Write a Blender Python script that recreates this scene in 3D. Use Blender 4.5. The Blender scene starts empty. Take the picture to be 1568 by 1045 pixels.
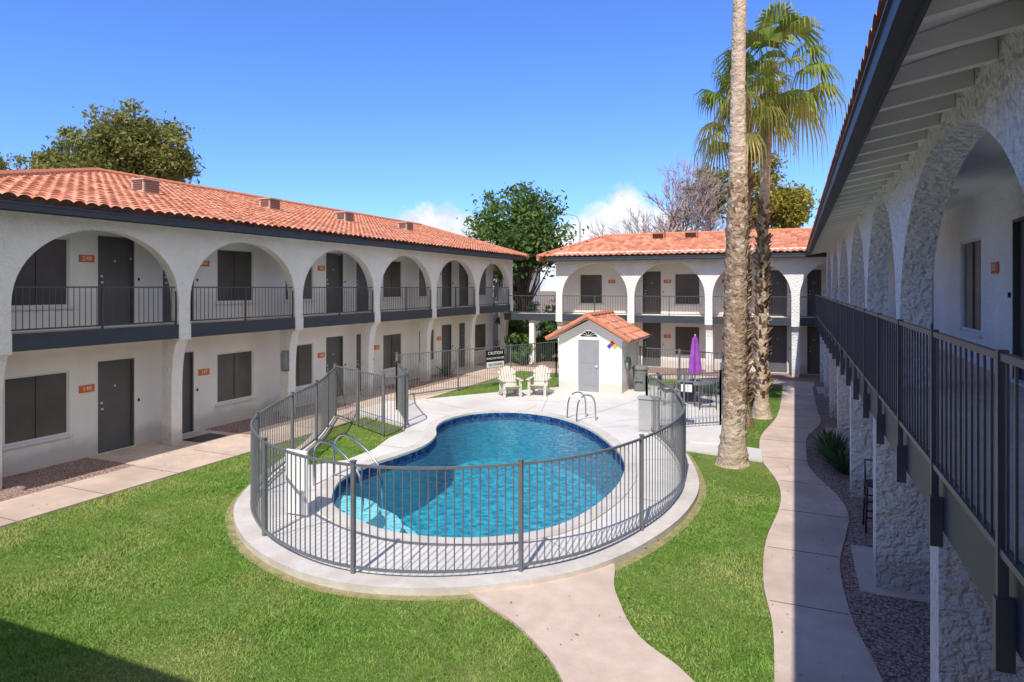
import bpy, math, random, bmesh
import numpy as np
from mathutils import Vector, Matrix
from mathutils.geometry import tessellate_polygon
random.seed(7); np.random.seed(7)
S=bpy.context.scene
COL=S.collection
# ---------------------------------------------------------------- materials
def newmat(name):
    m=bpy.data.materials.new(name); m.use_nodes=True
    nt=m.node_tree; b=nt.nodes['Principled BSDF']
    return m,nt,b
def mat(name,c1,c2=None,scale=4,rough=.8,bump=0,bscale=30,metal=0,spec=.3,detail=4,c3=None,s3=.5,bdist=.02,f3=.5,streak=None,grime=0):
    m,nt,b=newmat(name)
    tc=nt.nodes.new('ShaderNodeTexCoord')
    b.inputs['Roughness'].default_value=rough
    b.inputs['Metallic'].default_value=metal
    b.inputs['Specular IOR Level'].default_value=spec
    if c2 is None: c2=tuple(x*.85 for x in c1)
    n=nt.nodes.new('ShaderNodeTexNoise'); n.inputs['Scale'].default_value=scale; n.inputs['Detail'].default_value=detail
    n.inputs['Roughness'].default_value=.65
    nt.links.new(tc.outputs['Object'],n.inputs['Vector'])
    r=nt.nodes.new('ShaderNodeValToRGB')
    r.color_ramp.elements[0].position=.32; r.color_ramp.elements[1].position=.68
    r.color_ramp.elements[0].color=(*c2,1); r.color_ramp.elements[1].color=(*c1,1)
    nt.links.new(n.outputs['Fac'],r.inputs['Fac'])
    out=r.outputs['Color']
    if c3 is not None:
        n3=nt.nodes.new('ShaderNodeTexNoise'); n3.inputs['Scale'].default_value=s3; n3.inputs['Detail'].default_value=4
        if streak:
            mp=nt.nodes.new('ShaderNodeMapping'); mp.inputs['Scale'].default_value=streak
            nt.links.new(tc.outputs['Object'],mp.inputs['Vector']); nt.links.new(mp.outputs[0],n3.inputs['Vector'])
        else: nt.links.new(tc.outputs['Object'],n3.inputs['Vector'])
        r3=nt.nodes.new('ShaderNodeValToRGB'); r3.color_ramp.elements[0].position=.45; r3.color_ramp.elements[1].position=.7
        r3.color_ramp.elements[0].color=(0,0,0,1); r3.color_ramp.elements[1].color=(f3,f3,f3,1)
        nt.links.new(n3.outputs['Fac'],r3.inputs['Fac'])
        mx=nt.nodes.new('ShaderNodeMix'); mx.data_type='RGBA'
        nt.links.new(r3.outputs['Color'],mx.inputs[0]); nt.links.new(out,mx.inputs[6]); mx.inputs[7].default_value=(*c3,1)
        out=mx.outputs[2]
    if grime:   # splash dirt near the ground
        sx=nt.nodes.new('ShaderNodeSeparateXYZ'); nt.links.new(tc.outputs['Object'],sx.inputs[0])
        ad=nt.nodes.new('ShaderNodeMath'); ad.operation='MULTIPLY_ADD'; ad.inputs[1].default_value=-.6; nt.links.new(n.outputs['Fac'],ad.inputs[0]); nt.links.new(sx.outputs[2],ad.inputs[2])
        rg=nt.nodes.new('ShaderNodeValToRGB'); rg.color_ramp.elements[0].position=0; rg.color_ramp.elements[1].position=.22
        rg.color_ramp.elements[0].color=(grime,)*3+(1,); rg.color_ramp.elements[1].color=(0,0,0,1)
        nt.links.new(ad.outputs[0],rg.inputs['Fac'])
        mg=nt.nodes.new('ShaderNodeMix'); mg.data_type='RGBA'; nt.links.new(rg.outputs['Color'],mg.inputs[0]); nt.links.new(out,mg.inputs[6]); mg.inputs[7].default_value=(.42,.35,.28,1)
        out=mg.outputs[2]
    nt.links.new(out,b.inputs['Base Color'])
    if bump:
        nb=nt.nodes.new('ShaderNodeTexNoise'); nb.inputs['Scale'].default_value=bscale; nb.inputs['Detail'].default_value=3
        nt.links.new(tc.outputs['Object'],nb.inputs['Vector'])
        bp=nt.nodes.new('ShaderNodeBump'); bp.inputs['Strength'].default_value=bump; bp.inputs['Distance'].default_value=bdist
        nt.links.new(nb.outputs['Fac'],bp.inputs['Height']); nt.links.new(bp.outputs['Normal'],b.inputs['Normal'])
    return m
STUC=mat('stucco_white',(.88,.86,.81),(.82,.80,.76),scale=5,rough=.95,bump=.9,bscale=16,spec=.1,c3=(.66,.63,.58),s3=.9,f3=.35,bdist=.05,grime=.5)
STUCR=mat('stucco_rough_dash',(.89,.87,.82),(.76,.74,.70),scale=13,rough=.95,bump=1,bscale=14,spec=.1,bdist=.11,c3=(.66,.63,.58),s3=1.1,f3=.4,grime=.5)
WALLW=mat('wall_white',(.87,.85,.80),(.82,.80,.755),scale=1.2,rough=.9,bump=.5,bscale=30,spec=.1,c3=(.68,.65,.6),s3=1.0,f3=.4,streak=(1,1,.4),grime=.5)
CEIL=mat('ceiling_white',(.88,.86,.81),(.84,.82,.77),scale=1,rough=.9,spec=.1)
TRIM=mat('trim_dark_grey',(.052,.06,.075),(.04,.048,.06),scale=3,rough=.5,spec=.4)
RAILM=mat('rail_dark_grey',(.085,.09,.10),(.065,.07,.08),scale=8,rough=.4,spec=.5)
FENM=mat('fence_grey',(.17,.175,.18),(.13,.135,.14),scale=8,rough=.4,spec=.5)
DOOR=mat('door_grey',(.12,.12,.12),(.10,.10,.102),scale=2,rough=.5,spec=.4)
SCREEN=mat('window_screen',(.09,.08,.07),(.06,.055,.05),scale=1.5,rough=.25,spec=.6,c3=(.14,.13,.12),s3=.8)
FRAME=mat('window_frame_white',(.75,.74,.71),(.68,.67,.64),rough=.5)
ORANGE=mat('sign_orange',(.70,.17,.04),(.62,.14,.03),rough=.5)
WHITEP=mat('white_paint',(.85,.84,.82),(.78,.78,.76),rough=.5)
BLACKP=mat('black_paint',(.02,.02,.02),(.015,.015,.015),rough=.4)
CONC=mat('deck_concrete',(.71,.665,.60),(.64,.60,.54),scale=2.5,rough=.85,bump=.25,bscale=60,c3=(.50,.45,.40),s3=.45,f3=.55)
CURB=mat('curb_concrete',(.66,.61,.54),(.56,.51,.45),scale=6,rough=.9,bump=.4,bscale=60,c3=(.40,.34,.28),s3=1.3)
WALK=mat('walk_concrete_pink',(.68,.53,.42),(.56,.435,.34),scale=3,rough=.9,bump=.3,bscale=70,c3=(.42,.31,.24),s3=.7,f3=.7)
SOIL=mat('soil',(.28,.21,.15),(.2,.15,.1),scale=3,rough=1,bump=.6,bscale=30)
CHROME=mat('chrome',(.6,.61,.63),(.55,.56,.58),rough=.2,metal=1)
PLASTER=mat('pool_plaster',(.035,.38,.48),(.02,.29,.41),scale=1.5,rough=.8)
LAWN=mat('lawn_grass',(.17,.26,.05),(.09,.16,.025),scale=14,rough=.95,bump=1,bscale=60,spec=.05,c3=(.30,.28,.10),s3=.45,f3=.6,detail=6,bdist=.03)
BLADE=mat('grass_blades',(.24,.39,.075),(.105,.215,.03),scale=3.2,rough=.7,spec=.15,c3=(.43,.43,.15),s3=.75,f3=.8,detail=7)
def voro_mat(name,cols,scale,bump=.8):
    m,nt,b=newmat(name); b.inputs['Roughness'].default_value=.9; b.inputs['Specular IOR Level'].default_value=.15
    tc=nt.nodes.new('ShaderNodeTexCoord'); v=nt.nodes.new('ShaderNodeTexVoronoi'); v.inputs['Scale'].default_value=scale
    nt.links.new(tc.outputs['Object'],v.inputs['Vector'])
    sp=nt.nodes.new('ShaderNodeSeparateColor'); nt.links.new(v.outputs['Color'],sp.inputs[0])
    r=nt.nodes.new('ShaderNodeValToRGB'); el=r.color_ramp.elements
    el[0].color=(*cols[0],1); el[1].color=(*cols[-1],1)
    for i,c in enumerate(cols[1:-1]): 
        e=el.new((i+1)/(len(cols)-1)); e.color=(*c,1)
    nt.links.new(sp.outputs[0],r.inputs['Fac'])
    mu=nt.nodes.new('ShaderNodeMix'); mu.data_type='RGBA'; mu.blend_type='MULTIPLY'; mu.inputs[0].default_value=1
    r2=nt.nodes.new('ShaderNodeValToRGB'); r2.color_ramp.elements[0].color=(1,1,1,1); r2.color_ramp.elements[1].color=(.35,.33,.32,1)
    r2.color_ramp.elements[0].position=.3; r2.color_ramp.elements[1].position=.75
    nt.links.new(v.outputs['Distance'],r2.inputs['Fac'])
    nt.links.new(r.outputs['Color'],mu.inputs[6]); nt.links.new(r2.outputs['Color'],mu.inputs[7])
    nt.links.new(mu.outputs[2],b.inputs['Base Color'])
    bp=nt.nodes.new('ShaderNodeBump'); bp.invert=True; bp.inputs['Strength'].default_value=bump; bp.inputs['Distance'].default_value=.02
    nt.links.new(v.outputs['Distance'],bp.inputs['Height']); nt.links.new(bp.outputs['Normal'],b.inputs['Normal'])
    return m
GRAVEL=voro_mat('gravel',[(.28,.16,.12),(.46,.30,.24),(.6,.45,.38),(.38,.24,.19)],34)
POOLTILE=voro_mat('waterline_tile',[(.01,.04,.16),(.02,.09,.28),(.04,.16,.38)],14,.2)
def attr_mat(name,cols,rough=.8,bump=0,trans=0,extra=None):
    m,nt,b=newmat(name); b.inputs['Roughness'].default_value=rough; b.inputs['Specular IOR Level'].default_value=.2
    a=nt.nodes.new('ShaderNodeAttribute'); a.attribute_name='tv'
    r=nt.nodes.new('ShaderNodeValToRGB'); el=r.color_ramp.elements
    el[0].color=(*cols[0],1); el[1].color=(*cols[-1],1)
    for i,c in enumerate(cols[1:-1]):
        e=el.new((i+1)/(len(cols)-1)); e.color=(*c,1)
    nt.links.new(a.outputs['Fac'],r.inputs['Fac'])
    src=r.outputs['Color']
    if extra:
        tc=nt.nodes.new('ShaderNodeTexCoord'); n=nt.nodes.new('ShaderNodeTexNoise'); n.inputs['Scale'].default_value=extra[1]; n.inputs['Detail'].default_value=6
        nt.links.new(tc.outputs['Object'],n.inputs['Vector'])
        r3=nt.nodes.new('ShaderNodeValToRGB'); r3.color_ramp.elements[0].position=.4; r3.color_ramp.elements[1].position=.75
        r3.color_ramp.elements[0].color=(0,0,0,1); r3.color_ramp.elements[1].color=(extra[2],)*3+(1,)
        nt.links.new(n.outputs['Fac'],r3.inputs['Fac'])
        mx=nt.nodes.new('ShaderNodeMix'); mx.data_type='RGBA'
        nt.links.new(r3.outputs['Color'],mx.inputs[0]); nt.links.new(src,mx.inputs[6]); mx.inputs[7].default_value=(*extra[0],1)
        src=mx.outputs[2]
    nt.links.new(src,b.inputs['Base Color'])
    if trans:
        o=nt.nodes['Material Output']; t=nt.nodes.new('ShaderNodeBsdfTranslucent'); nt.links.new(src,t.inputs['Color'])
        ms=nt.nodes.new('ShaderNodeMixShader'); ms.inputs[0].default_value=trans
        nt.links.new(b.outputs[0],ms.inputs[1]); nt.links.new(t.outputs[0],ms.inputs[2]); nt.links.new(ms.outputs[0],o.inputs['Surface'])
    return m
TILE=attr_mat('clay_tile',[(.42,.15,.085),(.60,.23,.125),(.74,.35,.22),(.50,.175,.10)],.85,extra=((.34,.17,.12),1.2,.5))
TILECAP=mat('clay_ridge_tile',(.60,.24,.14),(.46,.17,.095),scale=5,rough=.85)
BARK=mat('bark',(.2,.15,.11),(.1,.075,.055),scale=8,rough=.95,bump=.8,bscale=25)
PALMB=mat('palm_bark_grey',(.66,.54,.42),(.42,.32,.23),scale=5,rough=.95,bump=1,bscale=12,c3=(.28,.19,.12),s3=3,f3=.6,bdist=.06,streak=(1,1,2.5),detail=7)
PALMR=mat('palm_bark_rough',(.42,.29,.18),(.17,.105,.06),scale=9,rough=.95,bump=1,bscale=14,bdist=.06,detail=6)
PALMT=mat('palm_bark_brown',(.50,.36,.24),(.20,.13,.08),scale=8,rough=.95,bump=1,bscale=14,bdist=.07,detail=6)
BARE=mat('bare_twigs',(.42,.33,.31),(.30,.23,.22),scale=3,rough=.95)
LEAF_C=attr_mat('leaf_green',[(.05,.095,.025),(.11,.19,.045),(.18,.27,.075)],.6,trans=.3)
LEAF_O=attr_mat('leaf_olive',[(.10,.12,.03),(.20,.21,.055),(.32,.31,.10)],.7,trans=.35)
LEAF_Y=attr_mat('leaf_yellow_green',[(.16,.15,.03),(.34,.30,.05),(.50,.43,.08)],.7,trans=.35)
LEAF_P=attr_mat('palm_leaf',[(.07,.13,.02),(.22,.30,.05),(.60,.55,.14)],.5,trans=.35)
LEAF_D=attr_mat('palm_dead',[(.14,.085,.045),(.27,.17,.10),(.44,.32,.21)],.9)
LEAF_A=attr_mat('agave_leaf',[(.03,.07,.03),(.07,.13,.05),(.12,.2,.09)],.5,trans=.1)
PURPLE=mat('purple_fabric',(.36,.10,.45),(.26,.06,.34),scale=6,rough=.8,bump=.3)
# ---------------------------------------------------------------- mesh helpers
def empty(name,loc=(0,0,0)):
    e=bpy.data.objects.new(name,None); e.location=loc; e.empty_display_size=.3; COL.objects.link(e); return e
class MB:
    def __init__(s): s.v=[]; s.f=[]; s.m=[]
    def add(s,vs,fs,mi=0):
        o=len(s.v); s.v+= [tuple(p) for p in vs]; s.f+=[tuple(i+o for i in f) for f in fs]; s.m+=[mi]*len(fs)
    def quad(s,a,b,c,d,mi=0): s.add([a,b,c,d],[(0,1,2,3)],mi)
    def box(s,lo,hi,mi=0,M=None):
        x0,y0,z0=lo; x1,y1,z1=hi
        vs=[(x0,y0,z0),(x1,y0,z0),(x1,y1,z0),(x0,y1,z0),(x0,y0,z1),(x1,y0,z1),(x1,y1,z1),(x0,y1,z1)]
        if M: vs=[M(*p) for p in vs]
        s.add(vs,[(0,3,2,1),(4,5,6,7),(0,1,5,4),(1,2,6,5),(2,3,7,6),(3,0,4,7)],mi)
    def tube(s,pts,rad,n=8,mi=0,cap=True):
        pts=[Vector(p) for p in pts]
        if not hasattr(rad,'__len__'): rad=[rad]*len(pts)
        vs=[]; fs=[]
        up=None
        for i,p in enumerate(pts):
            d=(pts[min(i+1,len(pts)-1)]-pts[max(i-1,0)])
            if d.length<1e-9: d=Vector((0,0,1))
            d.normalize()
            if up is None:
                up=Vector((1,0,0)) if abs(d.x)<.9 else Vector((0,1,0))
            a=(up-d*up.dot(d)).normalized(); b=d.cross(a); up=a
            for k in range(n):
                t=2*math.pi*(k+.5)/n
                vs.append(p+(a*math.cos(t)+b*math.sin(t))*rad[i])
        for i in range(len(pts)-1):
            for k in range(n):
                k2=(k+1)%n
                fs.append((i*n+k,i*n+k2,(i+1)*n+k2,(i+1)*n+k))
        if cap: fs.append(tuple(range(n))[::-1]); fs.append(tuple((len(pts)-1)*n+k for k in range(n)))
        s.add(vs,fs,mi)
    def obj(s,name,mats,parent=None,smooth=False,tv=None,loc=None):
        me=bpy.data.meshes.new(name); me.from_pydata(s.v,[],s.f)
        for m in (mats if isinstance(mats,(list,tuple)) else [mats]): me.materials.append(m)
        me.polygons.foreach_set('material_index',s.m)
        if smooth: me.polygons.foreach_set('use_smooth',[True]*len(s.f))
        if tv is not None:
            at=me.attributes.new('tv','FLOAT','FACE'); at.data.foreach_set('value',tv)
        me.update()
        o=bpy.data.objects.new(name,me); COL.objects.link(o)
        if parent: o.parent=parent
        return o
def catmull(P,n=8,closed=False):
    P=[Vector((p[0],p[1])) for p in P]; out=[]; N=len(P)
    rng=range(N) if closed else range(N-1)
    for i in rng:
        g=lambda j:P[j%N] if closed else P[max(0,min(N-1,j))]
        a,b,c,d=g(i-1),g(i),g(i+1),g(i+2)
        for k in range(n):
            t=k/n
            out.append(.5*((2*b)+(c-a)*t+(2*a-5*b+4*c-d)*t*t+(-a+3*b-3*c+d)*t**3))
    if not closed: out.append(P[-1])
    return [(p.x,p.y) for p in out]
def offset(P,d,closed=False):
    N=len(P); out=[]
    for i in range(N):
        a=Vector(P[(i-1)%N] if closed else P[max(0,i-1)]); b=Vector(P[(i+1)%N] if closed else P[min(N-1,i+1)])
        t=(b-a).normalized(); n=Vector((t.y,-t.x))
        out.append((P[i][0]+n.x*d,P[i][1]+n.y*d))
    return out
def area(P): return .5*sum(P[i][0]*P[(i+1)%len(P)][1]-P[(i+1)%len(P)][0]*P[i][1] for i in range(len(P)))
def sheet(name,outer,holes,z,m,thick=0,parent=None):
    loops=[[Vector((p[0],p[1],0)) for p in outer]]+[[Vector((p[0],p[1],0)) for p in h] for h in holes]
    tr=tessellate_polygon(loops); flat=[(p.x,p.y,z) for l in loops for p in l]
    mb=MB(); mb.add(flat,[tuple(t) for t in tr])
    if thick:
        for l in loops:
            n=len(l)
            for i in range(n):
                a=l[i]; b=l[(i+1)%n]
                mb.quad((a.x,a.y,z),(b.x,b.y,z),(b.x,b.y,z-thick),(a.x,a.y,z-thick))
    o=mb.obj(name,m,parent)
    bm=bmesh.new(); bm.from_mesh(o.data)
    for f in bm.faces:
        f.normal_update()
        if abs(f.normal.z)>.5 and f.normal.z<0: f.normal_flip()
    bm.to_mesh(o.data); bm.free()
    return o
def text(s,size,loc,xdir,m,parent,name='lettering'):
    c=bpy.data.curves.new(name,'FONT'); c.body=s; c.size=size; c.align_x='CENTER'; c.align_y='CENTER'; c.extrude=.002; c.resolution_u=2
    o=bpy.data.objects.new(name,c); COL.objects.link(o); c.materials.append(m)
    x=Vector(xdir).normalized(); z=x.cross(Vector((0,0,1))); y=Vector((0,0,1))
    R=Matrix((x,y,z)).transposed().to_4x4(); R.translation=Vector(loc); o.matrix_world=R
    o.parent=parent
    return o
# ---------------------------------------------------------------- tiles
def tile_slope(name,org,e,r,L,run,pitch,clip,parent,tw=.25,course=.38,m=None,spp=6):
    nS=int(L/tw*spp)+1; s=np.linspace(0,L,nS)
    cor=.055*np.abs(np.sin(np.pi*s/tw))**.75
    rows=[]; k=0
    while k*course<run-.01:
        r0=k*course; r1=min((k+1)*course,run)
        rows.append((r0-.012,.04)); rows.append((r1-.012,.008)); k+=1
    V=np.zeros((len(rows),nS,3))
    ncol=int(L/tw)+3
    ci=np.minimum((s/tw).astype(int),ncol-1)
    for i,(rr,h) in enumerate(rows):
        jc=(np.random.RandomState(i//2+5).rand(ncol)*.016)[ci]
        V[i,:,0]=org[0]+e[0]*s+r[0]*rr; V[i,:,1]=org[1]+e[1]*s+r[1]*rr; V[i,:,2]=org[2]+rr*pitch+h+cor+jc
    F=[];tv=[]
    rnd=np.random.rand(len(rows)+2,ncol)
    for i in range(len(rows)-1):
        rm=.5*(rows[i][0]+rows[i+1][0])
        for j in range(nS-1):
            sm=.5*(s[j]+s[j+1])
            if clip(sm,rm):
                a=i*nS+j; F.append((a,a+1,a+1+nS,a+nS)); tv.append(rnd[i//2,int(sm/tw)])
    mb=MB(); mb.v=[tuple(x) for x in V.reshape(-1,3)]; mb.f=F; mb.m=[0]*len(F)
    return mb.obj(name,m or TILE,parent,tv=tv)
def ridge(mb,a,b,rad=.13,seg=.42,mi=0):
    a=Vector(a); b=Vector(b); d=b-a; n=max(1,int(d.length/seg)); 
    for i in range(n):
        p=a+d*(i/n); q=a+d*((i+1.12)/n)
        mb.tube([p,q],[rad*1.08,rad*.9],8,mi)
# ---------------------------------------------------------------- wing
def picket_run(mb,P,z0,h,sp=.11,r=.008,rail=.018,post=None,postr=.03,posth=None,mi=0,postdown=0,z_off=.08,posts=None):
    pts=[Vector(p) for p in P]; cum=[0]
    for i in range(1,len(pts)): cum.append(cum[-1]+(pts[i]-pts[i-1]).length)
    L=cum[-1]
    def at(d):
        for i in range(1,len(cum)):
            if d<=cum[i]+1e-9:
                t=(d-cum[i-1])/max(1e-9,cum[i]-cum[i-1]); return pts[i-1].lerp(pts[i],t)
        return pts[-1]
    n=max(2,int(L/.25)) if len(P)>2 else 1
    for zz in (z0+z_off,z0+h-rail):
        mb.tube([(*at(L*i/n),zz) for i in range(n+1)],rail*1.25,4,mi)
    k=int(L/sp)
    for i in range(1,k):
        p=at(i*L/k); mb.tube([(p.x,p.y,z0+z_off),(p.x,p.y,z0+h-.02)],r*1.2,4,mi,cap=False)
    PP=[]
    if post:
        m=max(1,round(L/post)); PP=[at(i*L/m) for i in range(m+1)]
    if posts:
        PP=[min(pts,key=lambda q:(q-Vector(w_)).length) for w_ in posts]
    for p in PP:
        mb.box((p.x-postr,p.y-postr,z0-postdown),(p.x+postr,p.y+postr,z0+(posth or h)+.03),mi)
        mb.box((p.x-postr-.008,p.y-postr-.008,z0+(posth or h)+.03),(p.x+postr+.008,p.y+postr+.008,z0+(posth or h)+.045),mi)
def wall_open(mb,M,s0,s1,z0,z1,t,ops,rec=.1):
    ops=sorted(ops); cur=s0
    for a,b,za,zb in ops:
        mb.quad(M(cur,t,z0),M(a,t,z0),M(a,t,z1),M(cur,t,z1))
        if za>z0+.001: mb.quad(M(a,t,z0),M(b,t,z0),M(b,t,za),M(a,t,za))
        mb.quad(M(a,t,zb),M(b,t,zb),M(b,t,z1),M(a,t,z1))
        for (p,q) in (((a,za),(a,zb)),((b,za),(b,zb)),((a,za),(b,za)),((a,zb),(b,zb))):
            mb.quad(M(p[0],t,p[1]),M(q[0],t,q[1]),M(q[0],t+rec,q[1]),M(p[0],t+rec,p[1]))
        cur=b
    mb.quad(M(cur,t,z0),M(s1,t,z0),M(s1,t,z1),M(cur,t,z1))
def wing(name,M,s0,s1,cols,zd,ztop_arch,zspring,zwall,Tw,ops,rail_t,lower_cols,flare,xdir,D=9,cw=.32,th=.26,arch_mat=STUC,eave_t=-.6,band_t=None,z_eave=None,railspan=None,post=1.96,upsign=None,losign=None,ceil=None,bracket=False,pitch=.25,lc_t=None,lc_w=.3,wallm=WALLW):
    par=empty(name)
    ceil=ceil or ztop_arch+.12
    mb=MB()
    for c in cols:
        a,b=c-cw/2,c+cw/2
        mb.box((a,0,zd+(.036 if flare else 0)),(b,th,zwall),0,M)
        if flare: mb.box((a-.004,-.022,zd-.345),(b+.004,th-.01,zd+.034),0,M)
    bays=[(cols[i]+cw/2,cols[i+1]-cw/2,0) for i in range(len(cols)-1)]
    for a,b,_ in bays:
        n=28; cs=.5*(a+b); hw=.5*(b-a); pv=None
        for i in range(n+1):
            th_=math.pi*(1-i/n); s=cs+hw*math.cos(th_); z=zspring+(ztop_arch-zspring)*abs(math.sin(th_))**.92
            if pv:
                ps,pz=pv
                mb.quad(M(ps,0,pz),M(s,0,z),M(s,0,zwall),M(ps,0,zwall))
                mb.quad(M(ps,th,pz),M(s,th,z),M(s,th,zwall),M(ps,th,zwall))
                mb.quad(M(ps,0,pz),M(s,0,z),M(s,th,z),M(ps,th,pz))
            pv=(s,z)
    mb.obj('arcade',arch_mat,par)
    rt=band_t
    mb=MB(); mb.box((s0,rt+.02,zd-.2),(s1,Tw-.003,zd-.003),0,M); 
    mb.box((s0,rt+.02,zd-.26),(s1,Tw-.003,zd-.203),1,M)
    mb.obj('walkway_deck',[WALK,CEIL],par)
    mb=MB(); mb.box((s0,rt-.03,zd-.3),(s1,rt+.017,zd+.03),0,M); mb.obj('deck_fascia',TRIM,par)
    mb=MB()
    lo=[(a,b,(0.02 if k=='d' else .62),(2.12 if k=='d' else 2.0)) for k,a,b in ops]
    zl=zd-.26
    if zl<2.2: lo=[(a,b,za,min(zb_,zl-.12)) for a,b,za,zb_ in lo]
    wall_open(mb,M,s0,s1,0,zl,Tw,lo)
    up=[(a,b,zd+(.02 if k=='d' else .5),zd+(2.08 if k=='d' else 1.98)) for k,a,b in ops]
    wall_open(mb,M,s0,s1,zd-.26,ceil+.1,Tw,up)
    mb.quad(M(s0,Tw,0),M(s0,D,0),M(s0,D,ceil+.1),M(s0,Tw,ceil+.1))
    mb.quad(M(s1,Tw,0),M(s1,D,0),M(s1,D,ceil+.1),M(s1,Tw,ceil+.1))
    mb.quad(M(s0,D,0),M(s1,D,0),M(s1,D,ceil+.1),M(s0,D,ceil+.1))
    mb.obj('walls',wallm,par)
    mb=MB(); mb.box((s0,th,ceil),(s1,Tw+.1,ceil+.04),0,M); mb.obj('walkway_ceiling',CEIL,par)
    mbD=MB(); mbS=MB(); mbF=MB(); mbL=MB()
    for k,(op,L) in enumerate([(o,l) for o,l in zip(ops,lo)]+[(o,u) for o,u in zip(ops,up)]):
        a,b,za,zb_=L
        if op[0]=='d':
            mbD.box((a+.04,Tw+.06,za),(b-.04,Tw+.1,zb_-.04),0,M)
            for q in ((a,a+.038),(b-.038,b)): mbD.box((q[0],Tw-.012,za),(q[1],Tw+.055,zb_-.04),0,M)
            mbD.box((a,Tw-.012,zb_-.038),(b,Tw+.055,zb_),0,M)
            mbF.box((a+.09,Tw+.02,za+.98),(a+.14,Tw+.058,za+1.03),0,M)
            mbF.box((a+.09,Tw+.035,za+1.12),(a+.14,Tw+.058,za+1.17),0,M)
            mbF.box((a-.03,Tw-.06,za-.03),(b+.03,Tw-.004,za+.012),0,M)
            mbF.box((.5*(a+b)-.02,Tw+.05,za+1.48),(.5*(a+b)+.02,Tw+.058,za+1.52),0,M)
            mbL.box((b+.1,Tw-.03,za+1.05),(b+.13,Tw-.003,za+1.12),0,M)      # bell push
        else:
            mbS.box((a+.04,Tw+.05,za+.04),(b-.04,Tw+.07,zb_-.04),0,M)
            f=.04
            for q in (((a,a+f),(za,zb_)),((b-f,b),(za,zb_)),((a+f,b-f),(za,za+f)),((a+f,b-f),(zb_-f,zb_))):
                mbF.box((q[0][0],Tw+.02,q[1][0]),(q[0][1],Tw+.08,q[1][1]),0,M)
            mbS.box((.5*(a+b)-.015,Tw+.03,za+.04),(.5*(a+b)+.015,Tw+.048,zb_-.04),0,M)
            mbF.box((a-.06,Tw-.05,za-.06),(b+.06,Tw-.003,za-.003),0,M)
    mbD.obj('doors',DOOR,par); mbS.obj('windows',SCREEN,par); mbF.obj('window_frames',FRAME,par); mbL.obj('door_bells',BLACKP,par)
    mb=MB()
    for (s,z,tx) in (upsign or [])+(losign or []):
        mb.box((s-.17,Tw-.02,z-.08),(s+.17,Tw-.003,z+.08),0,M)
        text(tx,.14,M(s,Tw-.024,z),xdir,WHITEP,par,'number')
    if mb.v: mb.obj('number_plaques',ORANGE,par)
    mb=MB()
    for i in range(int((s1-s0)/3.93)):
        s=s0+2+i*3.93; p=M(s,.5*(th+Tw),ceil)
        mb.tube([(p[0],p[1],ceil-.07),(p[0],p[1],ceil-.03),(p[0],p[1],ceil-.001)],[.1,.14,.15],12)
    mb.obj('ceiling_lamps',FRAME,par)
    mb=MB()
    rs=railspan or [(s0,s1)]
    for a,b in rs:
        p=M(a,rail_t,0); q=M(b,rail_t,0)
        picket_run(mb,[(p[0],p[1]),(q[0],q[1])],zd+.03,.9,sp=.118,r=.0065,rail=.018,z_off=.07)
        n=max(1,round((b-a)/post))
        for i in range(n+1):
            s=a+(b-a)*i/n
            mb.box((s-.018,rail_t-.022,zd-.02 if not bracket else zd-.3),(s+.018,rail_t+.018,zd+.94),0,M)
            if bracket: mb.box((s-.024,rail_t-.03,zd-.4),(s+.024,rt-.031,zd-.1),0,M)
    mb.obj('balcony_railing',RAILM,par)
    mb=MB()
    for c in lower_cols:
        zt=zd-.346 if flare else zd-.301
        if flare:
            prof=[(.58,0),(.26,0),(.26,1.3)]
            for i in range(1,9):
                q=i/8; prof.append((.26-.25*(1-math.cos(q*math.pi/2)),1.3+(zt-1.3)*math.sin(q*math.pi/2)))
            prof+=[(.58,zt)]
        else:
            t0,t1=lc_t; prof=[(t1,0),(t0,0),(t0,zt),(t1,zt)]
        w=lc_w/2; n=len(prof)
        vs=[M(c-w,t,z) for t,z in prof]+[M(c+w,t,z) for t,z in prof]
        fs=[tuple(range(n)),tuple(range(n,2*n))]+[(i,(i+1)%n,(i+1)%n+n,i+n) for i in range(n)]
        mb.add(vs,fs)
    mb.obj('ground_floor_columns',arch_mat,par)
    mb=MB(); ze=z_eave; et=eave_t
    zf=lambda t: ze+.06+(t-et)*pitch
    mb.quad(M(s0-.0,et+.03,zf(et)+.05),M(s1,et+.03,zf(et)+.05),M(s1,th,zf(th)+.05),M(s0,th,zf(th)+.05))
    s=s0+.3
    while s<s1:
        a=.045
        vs=[M(s-a,et+.03,zf(et)-.06),M(s+a,et+.03,zf(et)-.06),M(s+a,-.003,zf(0)-.11),M(s-a,-.003,zf(0)-.11),
            M(s-a,et+.03,zf(et)+.045),M(s+a,et+.03,zf(et)+.045),M(s+a,-.003,zf(0)+.045),M(s-a,-.003,zf(0)+.045)]
        mb.add(vs,[(0,3,2,1),(4,5,6,7),(0,1,5,4),(1,2,6,5),(2,3,7,6),(3,0,4,7)])
        s+=.6
    mb.obj('eave_soffit',CEIL,par)
    mb=MB(); mb.box((s0,et-.1,ze),(s1,et,ze+.13),0,M); mb.box((s0,et-.12,ze+.115),(s1,et-.1,ze+.135),0,M)
    mb.box((s0,et,ze-.02),(s1,et+.025,ze+.16),0,M); mb.obj('gutter',TRIM,par)
    return par
B=3.93
cl=[7.30+B*i for i in range(-1,7)]
opsL=[]
for k in range(-1,3):
    o=7.86*k
    for t,a,b in (('w',7.93,9.22),('d',9.86,10.74),('d',11.52,12.42),('w',13.18,14.5)):
        if a+o>3 and b+o<31.0: opsL.append((t,a+o,b+o))
ML=lambda s,t,z:(-13.4-t,s,z)
us=[];ls=[]
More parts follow.
